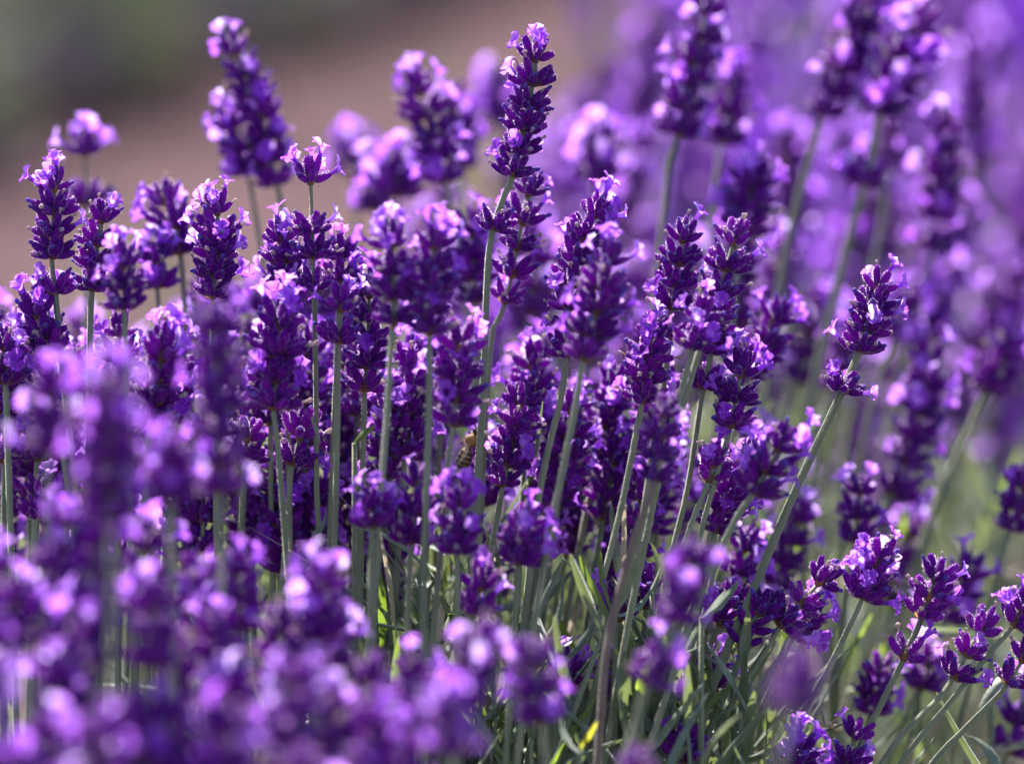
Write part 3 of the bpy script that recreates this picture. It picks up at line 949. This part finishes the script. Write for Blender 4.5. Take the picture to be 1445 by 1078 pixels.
S('blurred spike close beyond the slim diagonal one on a pale stem', 1.80, [(1288, 392), (1262, 480)], [(1245, 520), (1215, 640)], s=1.15, fl=0.5)
S('hazy small spike hanging under the cream tipped big one', 1.84, [(1260, 150), (1250, 230)], [(1247, 300), (1225, 420)], s=1.1, fl=0.4)

S('lilac florets behind the upper part of the reddish stem', 1.60, [(866, 808), (868, 842)], [(872, 880), (866, 960)], kinds=('few',), fl=0.9, topfl=4)
S('pale bluish bud tuft in the fork of the two long curved leaves', 1.61, [(908, 805), (912, 842)], [(910, 880), (900, 960)], kinds=('few',), fl=0.0, topfl=0)
S('tiny lilac floret tuft beside the straight blue grey leaf', 1.60, [(790, 905), (800, 945)], [(802, 980), (800, 1050)], kinds=('few',), fl=0.7, topfl=3)
S('low cluster of plump violet buds at the bottom edge among leaves', 1.585, [(975, 1022), (966, 1062)], [(962, 1090)], kinds=('loose',), fl=0.0, topfl=0)
S('low violet florets in shade under the long diagonal stem', 1.62, [(1015, 905), (1010, 960)], [(1006, 1000)], kinds=('few',), fl=0.8, topfl=2)
S('small lilac florets low behind the crossing leaves', 1.61, [(858, 915), (862, 950)], [(864, 990)], kinds=('few',), fl=0.9, topfl=3)

# ------------------------------------------------------------------ the many blurred stalks, in front and behind
used = set()


def place_label(kind, x, y):
    x, y = min(max(x, 4), 1441), min(max(y, 4), 1074)
    px, py = round(100 * x / 1445), round(100 * y / 1078)
    while (px, py) in used:
        px += 1
    used.add((px, py))
    return f"{kind} {px} percent across, {py} percent down the photo"


def clear(lst, x, y, r):
    return all((x - a) ** 2 + (y - b) ** 2 > r * r for a, b in lst)


done = []
fr = random.Random(21)
# soft mass in front, lower edge of the row nearest the camera
edge = ([0, 120, 220, 320, 420, 500, 560, 600], [660, 690, 720, 740, 740, 810, 850, 960])
tries = 0
while len(done) < 46 and tries < 6000:
    tries += 1
    x = fr.uniform(-30, 585)
    lo = float(np.interp(x, *edge))
    y = lo + (1130 - lo) * fr.random() ** 1.05
    if not clear(done, x, y, 52):
        continue
    done.append((x, y))
    D = 1.475 - 0.19 * min(1, (y - lo) / 420) + fr.uniform(-0.04, 0.03)
    lean = fr.uniform(-25, 30)
    h = fr.uniform(120, 190) * 1.6 / D * 0.9
    stalk(place_label('heavily blurred front lavender spike, tip', x, y), [(x, y), (x - lean * .5, y + h * .5), (x - lean, y + h)], [(x - lean * 1.3, y + h + 60)],
          D=D, s=fr.uniform(0.95, 1.15), fl=0.28, group='heavily blurred lavender stalks in front', simple=True, zmin=0.2)
# two loners in front on the other side
for x, y, D in ((1135, 900, 1.28), (905, 1040, 1.42)):
    stalk(place_label('lone blurred front spike before sharp stems, tip', x, y), [(x, y), (x - 20, y + 110)], [(x - 35, y + 170)], D=D, s=0.9, fl=-1,
          group='heavily blurred lavender stalks in front', simple=True, zmin=0.2)
# right behind the sharp ones
done = []
tries = 0
while len(done) < 68 and tries < 9000:
    tries += 1
    x = fr.uniform(-20, 1460)
    lo = float(np.interp(x, [0, 160, 400, 700, 900, 1445], [330, 380, 290, 260, 280, 330]))
    hi = float(np.interp(x, [0, 600, 900, 1445], [620, 760, 800, 800]))
    y = lo + (hi - lo) * fr.random()
    if x > 1060 and y > 440 and fr.random() < 0.92:
        continue
    if not clear(done, x, y, 51):
        continue
    done.append((x, y))
    D = fr.uniform(1.645, 1.92)
    lean = fr.uniform(-15, 20) + max(0, (x - 600) / 14)
    h = fr.uniform(120, 180) * 1.6 / D
    stalk(place_label('softly blurred spike behind, tip', x, y), [(x, y), (x - lean * .5, y + h * .5), (x - lean, y + h)], [(x - lean * 1.5, y + h + 90)],
          D=D, s=fr.uniform(0.95, 1.2), fl=0.45, group='blurred lavender stalks close behind', simple=True, zmin=0.15)
# further spikes packed in and just behind the plane of focus
done = []
tries = 0
while len(done) < 46 and tries < 9000:
    tries += 1
    x = fr.uniform(-10, 960)
    y = float(np.interp(x, [0, 300, 700, 960], [415, 430, 440, 470])) + 240 * fr.random()
    if not clear(done, x, y, 50) or (abs(x - 655) < 62 and y > 440):
        continue
    done.append((x, y))
    lean = fr.uniform(-12, 16) + max(0, (x - 500) / 14)
    h = fr.uniform(125, 190)
    stalk(place_label('nearly sharp spike in the crowded middle, tip', x, y), [(x, y), (x - lean * .5, y + h * .5), (x - lean, y + h)], [(x - lean * 1.5, y + h + 90)],
          D=fr.uniform(1.615, 1.67), s=fr.uniform(0.95, 1.15), fl=fr.uniform(0.05, 0.5), group='crowded lavender stalks behind the sharp ones', r=1.0)
# the row running away on the far side
done = []
tries = 0
while len(done) < 96 and tries < 9000:
    tries += 1
    D = 1.9 + 1.2 * fr.random() ** 1.3
    y3 = D
    e = float(np.interp(D, [1.9, 2.2, 2.6, 3.0, 3.6], [560, 700, 760, 800, 860]))
    x = fr.uniform(e, 1480)
    z = fr.uniform(0.43, 0.57)
    p = atz(x, z, D)
    _, y, _ = pix(p)
    if y < -90 or y > 620 or (y > 400 and fr.random() < 0.8) or not clear(done, x, y, 48):
        continue
    if y < float(np.interp(x, [560, 700, 800, 900, 960], [230, 190, 120, 30, -120])):
        continue
    done.append((x, y))
    lean = fr.uniform(-0.15, 0.55)
    L = fr.uniform(0.034, 0.052)
    d = unit((lean, fr.uniform(-.2, .2), 1))
    foot = p - d * L
    stalk(place_label('hazy distant lavender spike, tip', x, y), [(x, y)], [], D=D, world=[p, foot, foot - d * 0.05], s=fr.uniform(1.05, 1.3), fl=0.85,
          group='hazy lavender stalks down the row', simple=True, zmin=0.2)


# ------------------------------------------------------------------ leafy shoots, twigs, bees
def leaf_part(t, rng, base, d, L, W, bend, mat):
    b = np.asarray([base], float)
    me = leaves_mesh('leaf', b, np.asarray([d], float), np.array([L]), np.array([W]), np.asarray([bend], float), [mat], np.array([0]), ns=10)
    link('leaf', me, t)


def shoot(label, px, py, D, h, lean, n=8, Lr=(0.022, 0.038), fresh=0.2, seed=0):
    rng = random.Random(seed + int(px) * 7 + int(py))
    top = at(px, py, D)
    foot = top - np.array([lean * h, rng.uniform(-.1, .1) * h, h])
    t = thing('leafy_shoot', label, 'leafy shoot', foot, 'leafy lavender shoots among the stems')
    ax = top - foot
    mb = MB()
    tube(mb, [ax * 0, ax * 0.5 + np.array([0.002, 0, 0]), ax], [0.0012, 0.001, 0.0006], 'stem', seg=10, lobed=0.25)
    mb.build('stem', t)
    for i in range(n):
        f = 0.35 + 0.65 * (i // 2) / max(1, (n // 2 - 1))
        a = (i // 2) * 1.57 + (i % 2) * math.pi + rng.uniform(-.3, .3)
        el = 0.55 + 0.6 * f
        d = np.array([math.cos(a) * math.cos(el), math.sin(a) * math.cos(el), math.sin(el)])
        leaf_part(t, rng, ax * f, d, rng.uniform(*Lr) * (1.0 if f < 0.9 else 0.7), rng.uniform(.0030, .0044), np.array([d[0], d[1], 0]) * rng.uniform(-.1, .35) + np.array([0, 0, rng.uniform(-.2, .1)]),
                  'fresh' if rng.random() < fresh else 'leaf')
    return t


def leaf_set(label, D, foot, leaves, cat='leafy shoot', stem_to=None):
    """a shoot whose separate leaves are read off the photo: base and tip of each"""
    p0 = at(*foot, D)
    q0 = p0 - np.array([0.0, 0.004, 0.10])
    t = thing('leafy_shoot', label, cat, q0, 'leafy lavender shoots among the stems')
    mb = MB()
    tube(mb, [q0 - q0, (p0 - q0) * 0.6, p0 - q0], [0.0012, 0.0011, 0.0008], 'stem', seg=10, lobed=0.25)
    mb.build('stem', t)
    for (b, m, e, W, mat, dz) in leaves:
        B, Mi, E = at(*b, D), at(*m, D + dz * 0.5), at(*e, D + dz)
        # quadratic: base, base + d*L/2 + bend*L/4, base + d*L + bend*L
        L = np.linalg.norm(E - B)
        d2 = (4 * (Mi - B) - (E - B))
        bend = (E - B - d2) / np.linalg.norm(d2)
        me = leaves_mesh('leaf', np.array([B - q0]), np.array([d2]), np.array([np.linalg.norm(d2)]), np.array([W]), np.array([bend]), [mat], np.array([0]), ns=14)
        link('leaf', me, t)
    return t


leaf_set('shoot with two long curved leaves spreading in a V behind the reddish stem', 1.59, (868, 868), [
    ((862, 872), (842, 838), (818, 783), 0.0036, 'fresh', 0.0), ((868, 868), (905, 850), (932, 800), 0.0034, 'leaf', 0.004), ((866, 868), (852, 820), (848, 778), 0.003, 'fresh', 0.01)])
leaf_set('shoot with one straight blue grey leaf pointing up beside lilac flowers', 1.585, (785, 945), [((785, 945), (820, 905), (848, 862), 0.003, 'leaf', 0.0), ((785, 945), (770, 900), (760, 870), 0.003, 'leaf', 0.02)])
leaf_set('shoot with a single dark leaf arching over between bare grey stems', 1.60, (762, 905), [((762, 905), (786, 870), (794, 812), 0.0034, 'leaf', 0.0)])
leaf_set('shoot with a broad grey leaf lying across the short bud spike', 1.575, (990, 870), [((990, 872), (1015, 850), (1042, 820), 0.0042, 'leaf', 0.0)])
leaf_set('shoot with bright green curved leaf in the lower middle', 1.58, (905, 945), [((905, 948), (885, 938), (868, 915), 0.0028, 'fresh', 0.0), ((905, 948), (925, 965), (975, 990), 0.003, 'fresh', 0.0)])
leaf_set('shoot with a single bright yellow leaf tip near the bottom edge', 1.53, (818, 1060), [((818, 1054), (828, 1040), (842, 1018), 0.0040, 'yellow', 0.0), ((818, 1060), (800, 1040), (792, 1010), 0.003, 'leaf', 0.01)])
leaf_set('shoot with a stiff upright green leaf beside the dry spike', 1.60, (920, 835), [((920, 835), (928, 800), (918, 765), 0.0034, 'leaf', 0.0)])
leaf_set('shoot with a glowing white lit leaf under the twin spikes', 1.60, (620, 905), [((620, 905), (622, 875), (628, 848), 0.0036, 'straw', 0.0), ((620, 905), (635, 880), (640, 850), 0.003, 'fresh', 0.01)])  # first leaf: its sunlit whiteness is painted in with the pale straw colour
leaf_set('shoot with a curled dark leaf hugging the long grey stem', 1.59, (452, 790), [((440, 752), (455, 740), (460, 715), 0.003, 'leaf', 0.0)])
leaf_set('shoot with a short pale leaf beside the plump calyx spike', 1.59, (500, 625), [((500, 625), (512, 612), (528, 600), 0.003, 'fresh', 0.0), ((452, 625), (446, 605), (440, 588), 0.003, 'leaf', 0.0)])
leaf_set('shoot with blurred dark grey leaf behind the diagonal stem', 1.66, (1075, 800), [((1090, 760), (1075, 730), (1062, 700), 0.0045, 'leaf', 0.0), ((1010, 990), (1000, 960), (995, 925), 0.004, 'leaf', -0.03)])
leaf_set('shoot with pale broad blurred leaf under the detached ring', 1.72, (1135, 620), [((1130, 625), (1150, 600), (1170, 580), 0.005, 'leaf', 0.0)])
leaf_set('shoot with long arching blurred green leaf behind the small separate buds', 1.68, (1400, 905), [((1400, 902), (1340, 888), (1290, 890), 0.0045, 'fresh', 0.0)])
sr = random.Random(5)
for i, (x, y, D, lab) in enumerate((
        (600, 985, 1.56, 'grey leafy shoot beneath the small dark soft tuft'), (655, 1015, 1.58, 'leafy shoot between the blurred lilac spikes at the bottom edge'),
        (700, 1010, 1.60, 'leafy shoot under the blurred slanting spike'), (725, 990, 1.62, 'leafy shoot with whitish leaf backs beside the big lilac sided spike'),
        (790, 1000, 1.60, 'leafy shoot just before the bright yellow leaf'), (860, 985, 1.61, 'leafy shoot between the reddish stem and bright yellow leaf'),
        (885, 960, 1.60, 'leafy shoot at the foot of the reddish stem'), (900, 1010, 1.58, 'leafy shoot under the flat blurred tuft'),
        (940, 1000, 1.60, 'leafy shoot at the foot of the slanting bud spike stems'), (970, 1030, 1.57, 'leafy shoot with brown dry tips at the bottom edge'),
        (1010, 1000, 1.62, 'leafy shoot crossed by two slanting stems'), (1050, 1030, 1.60, 'leafy shoot beside the lilac cluster at the bottom edge'),
        (560, 1000, 1.58, 'leafy shoot at the edge of the soft front mass'), (670, 960, 1.63, 'leafy shoot behind the blurred slanting spike'),
        (830, 960, 1.64, 'shaded leafy shoot behind the crowded grey stems'), (750, 1040, 1.57, 'leafy shoot under the big lilac sided spike'),
        (1180, 960, 1.68, 'blurred leafy shoot beyond the long thin stem'), (1130, 800, 1.72, 'blurred green shoot beyond the diagonal stem'),
        (1270, 780, 1.78, 'hazy green shoot beyond the bright violet bloom'), (1400, 720, 1.85, 'hazy pale green shoot near the picture edge'))):
    shoot(lab, x, y, D, sr.uniform(0.07, 0.11), sr.uniform(-.1, .35), n=sr.choice((8, 10, 12)), fresh=0.22 if D < 1.66 else 0.35, seed=i)


for i in range(22):
    x, y = sr.uniform(545, 1075), sr.uniform(890, 1050)
    shoot(place_label('leafy lavender shoot in the lower tangle, tip', x, y), x, y, sr.uniform(1.565, 1.64), sr.uniform(0.06, 0.10), sr.uniform(-.2, .45),
          n=sr.choice((6, 8, 10)), Lr=(0.022, 0.042), fresh=0.25, seed=40 + i)


def twig(label, D, pts, r=0.0010):
    P = np.array([at(x, y, D + dz) for x, y, dz in pts])
    o = P[0].copy()
    rng = random.Random(int(pts[0][0]))
    path = catmull(P - o, 16)
    path += np.array([[rng.uniform(-1, 1) * 0.0004 for _ in range(3)] for _ in path])
    t = thing('dry_twig', label, 'dry twig', o, 'pale dry twigs')
    mb = MB()
    tube(mb, path, [r * (1.1 - 0.5 * i / 15) * rng.uniform(.85, 1.15) for i in range(16)], 'straw', seg=8)
    mb.build('stalk', t)
    mb = MB()
    for k in range(3):
        i = 4 + 4 * k
        d = unit(path[i + 1] - path[i] + np.array([rng.uniform(-.7, .7), rng.uniform(-.5, .5), rng.uniform(.1, .9)]) * 0.004)
        tube(mb, [path[i], path[i] + d * 0.004, path[i] + d * 0.008], [r * .6, r * .45, r * .2], 'straw', seg=6)
    mb.build('side_shoot', t)


twig('pale dry twig lying behind the small separate bud pair', 1.70, [(1300, 908, 0), (1360, 895, 0), (1430, 905, 0.02)])
twig('pale dry twig poking out beside the drooping lilac flowers', 1.61, [(1185, 1028, 0.01), (1160, 1020, 0), (1136, 1018, -0.005)], 0.0008)
twig('pale dry twig crossing behind the lowest edge stems', 1.68, [(1360, 1075, 0), (1400, 1060, 0), (1460, 1050, 0)])
twig('pale dry twig between the leaning bud spike and violet bloom', 1.68, [(1080, 945, 0), (1105, 925, 0), (1140, 930, 0)])
twig('hazy dry twig beyond the blurred round violet spike', 1.80, [(1370, 790, 0), (1405, 810, 0), (1460, 815, 0)])
twig('hazy dry twig low beyond the long thin bud stem', 1.75, [(1225, 905, 0), (1262, 900, 0), (1300, 920, 0)])


def ellipsoid(mb, c, ax, R, L, mat, prof=None, seg=16, n=14):
    x, y, d = frame(ax)
    V, UV = [], []
    for i in range(n + 1):
        t = i / n
        r = R * (math.sin(math.pi * min(max(t, 0.02), 0.98)) ** 0.62 if prof is None else prof(t))
        for k in range(seg):
            a = 6.283 * k / seg
            V.append(c + d * L * (t - 0.5) + (x * math.cos(a) + y * math.sin(a)) * r)
            UV.append((k / seg, t))
    F = [[i * seg + k, i * seg + (k + 1) % seg, (i + 1) * seg + (k + 1) % seg, (i + 1) * seg + k] for i in range(n) for k in range(seg)]
    F.append([n * seg + k for k in range(seg)]); F.append([seg - 1 - k for k in range(seg)])
    mb.add(V, F, mat, UV)


def bee(label, c, ax, up, s=1.0):
    """honeybee: one body (head, furry thorax, banded abdomen), wings, legs, antennae"""
    t = thing('honeybee', label, 'bee', c, 'honeybees on the flowers')
    ax, rng = unit(ax), random.Random(9)
    up = unit(np.asarray(up, float) - ax * (np.asarray(up, float) @ ax))
    sd = np.cross(ax, up)
    mb = MB()
    ab = lambda q: (0.35 + 0.65 * math.sin(min(1, q * 1.5 + 0.18) * 1.57)) * (1.0 if q > 0.5 else 1.0) * max(0.08, min(1.0, (1 - abs(q - 0.55) ** 2.6 * 4.2)))
    z = np.zeros(3)
    ellipsoid(mb, z - ax * 4.3 * MM * s - up * 0.5 * MM * s, -ax - up * 0.12, 2.15 * MM * s, 7.2 * MM * s, 'bee_body', prof=ab)
    ellipsoid(mb, z + ax * 0.6 * MM * s, ax, 1.95 * MM * s, 4.0 * MM * s, 'bee_fur')
    ellipsoid(mb, z + ax * 3.3 * MM * s - up * 0.5 * MM * s, ax - up * 0.5, 1.5 * MM * s, 2.0 * MM * s, 'bee_leg')
    HV, HF = [], []
    for i in range(420):
        a, e = rng.uniform(0, 6.283), rng.uniform(-1, 1)
        o = unit(ax * e + (up * math.cos(a) + sd * math.sin(a)) * math.sqrt(max(0, 1 - e * e)))
        p = ax * 0.6 * MM * s + (ax * (o @ ax) * 2.0 + (o - ax * (o @ ax)) * 1.9) * MM * s
        if rng.random() < 0.25:
            p = -ax * rng.uniform(1.6, 3.2) * MM * s + (up * math.cos(a) + sd * math.sin(a)) * 1.7 * MM * s
        q = unit(np.cross(o, ax + 0.1))
        i0 = len(HV)
        HV += [p - q * .06 * MM, p + q * .06 * MM, p + (o + 0.3 * rng.uniform(-1, 1) * q) * rng.uniform(.5, 1.0) * MM * s]
        HF.append([i0, i0 + 1, i0 + 2])
    mb.add(HV, HF, 'bee_fur')
    mb.build('body', t)
    for sgn in (-1, 1):
        for L, W, back, sp in ((8.6, 2.7, 0.9, 0.42), (6.0, 1.9, 0.2, 0.62)):
            m2 = MB()
            d = unit(-ax + sd * sgn * sp + up * 0.25)
            w = unit(sd * sgn * 0.9 + ax * 0.5)
            o = ax * back * MM * s + up * 1.5 * MM * s + sd * sgn * 0.9 * MM * s
            V = []
            for i in range(9):
                q = i / 8
                wd = W * math.sin(math.pi * (0.06 + 0.9 * q)) ** 0.7
                for j in (0, 0.5, 1.0):
                    V.append(o + d * L * q * MM * s + w * (j - 0.25) * wd * MM * s + up * 0.15 * math.sin(j * 6 + q * 9) * MM)
            F = [[i * 3 + j, i * 3 + j + 1, i * 3 + j + 4, i * 3 + j + 3] for i in range(8) for j in range(2)]
            m2.add(V, F, 'wing')
            m2.build('wing', t)
        for k, off in enumerate((1.6, 0.6, -0.5)):
            m2 = MB()
            o = ax * off * MM * s - up * 1.2 * MM * s + sd * sgn * 0.9 * MM * s
            f = ax * (0.8 - 0.8 * k)
            kn = o + (sd * sgn * 1.6 + up * 0.5 + f * 0.9) * MM * s
            an = kn + (sd * sgn * 0.7 - up * 2.0 + f * 0.6) * MM * s
            ft = an + (f * 0.7 - ax * 0.5 - up * 0.9) * MM * s
            tube(m2, [o, kn, an, ft], [.3 * MM * s, .3 * MM * s, .34 * MM * s if k == 2 else .22 * MM * s, .12 * MM * s], 'bee_leg', seg=7)
            m2.build('leg', t)
        m2 = MB()
        o = ax * 4.0 * MM * s + sd * sgn * 0.4 * MM * s
        tube(m2, [o, o + (ax * .8 + up * .9 + sd * sgn * .4) * MM * s, o + (ax * 2.2 + up * .5 + sd * sgn * .8) * MM * s], [.12 * MM * s] * 3, 'bee_leg', seg=6)
        m2.build('antenna', t)


bee('dark banded honeybee clinging head up behind the tallest spike\'s stem', at(664, 624, 1.612), (0.42, 0.05, 0.9), (-0.75, -0.5, 0.4), 1.0)
bee('blurred tan honeybee half hidden behind lilac flowers between twin stems', at(580, 580, 1.665), (0.75, 0.1, 0.5), (-0.5, -0.3, 0.8), 1.0)
bee('blurred honeybee with dark tail behind the bright violet bloom', at(1260, 826, 1.665), (-0.7, 0.1, 0.6), (0.5, -0.5, 0.6), 1.0)
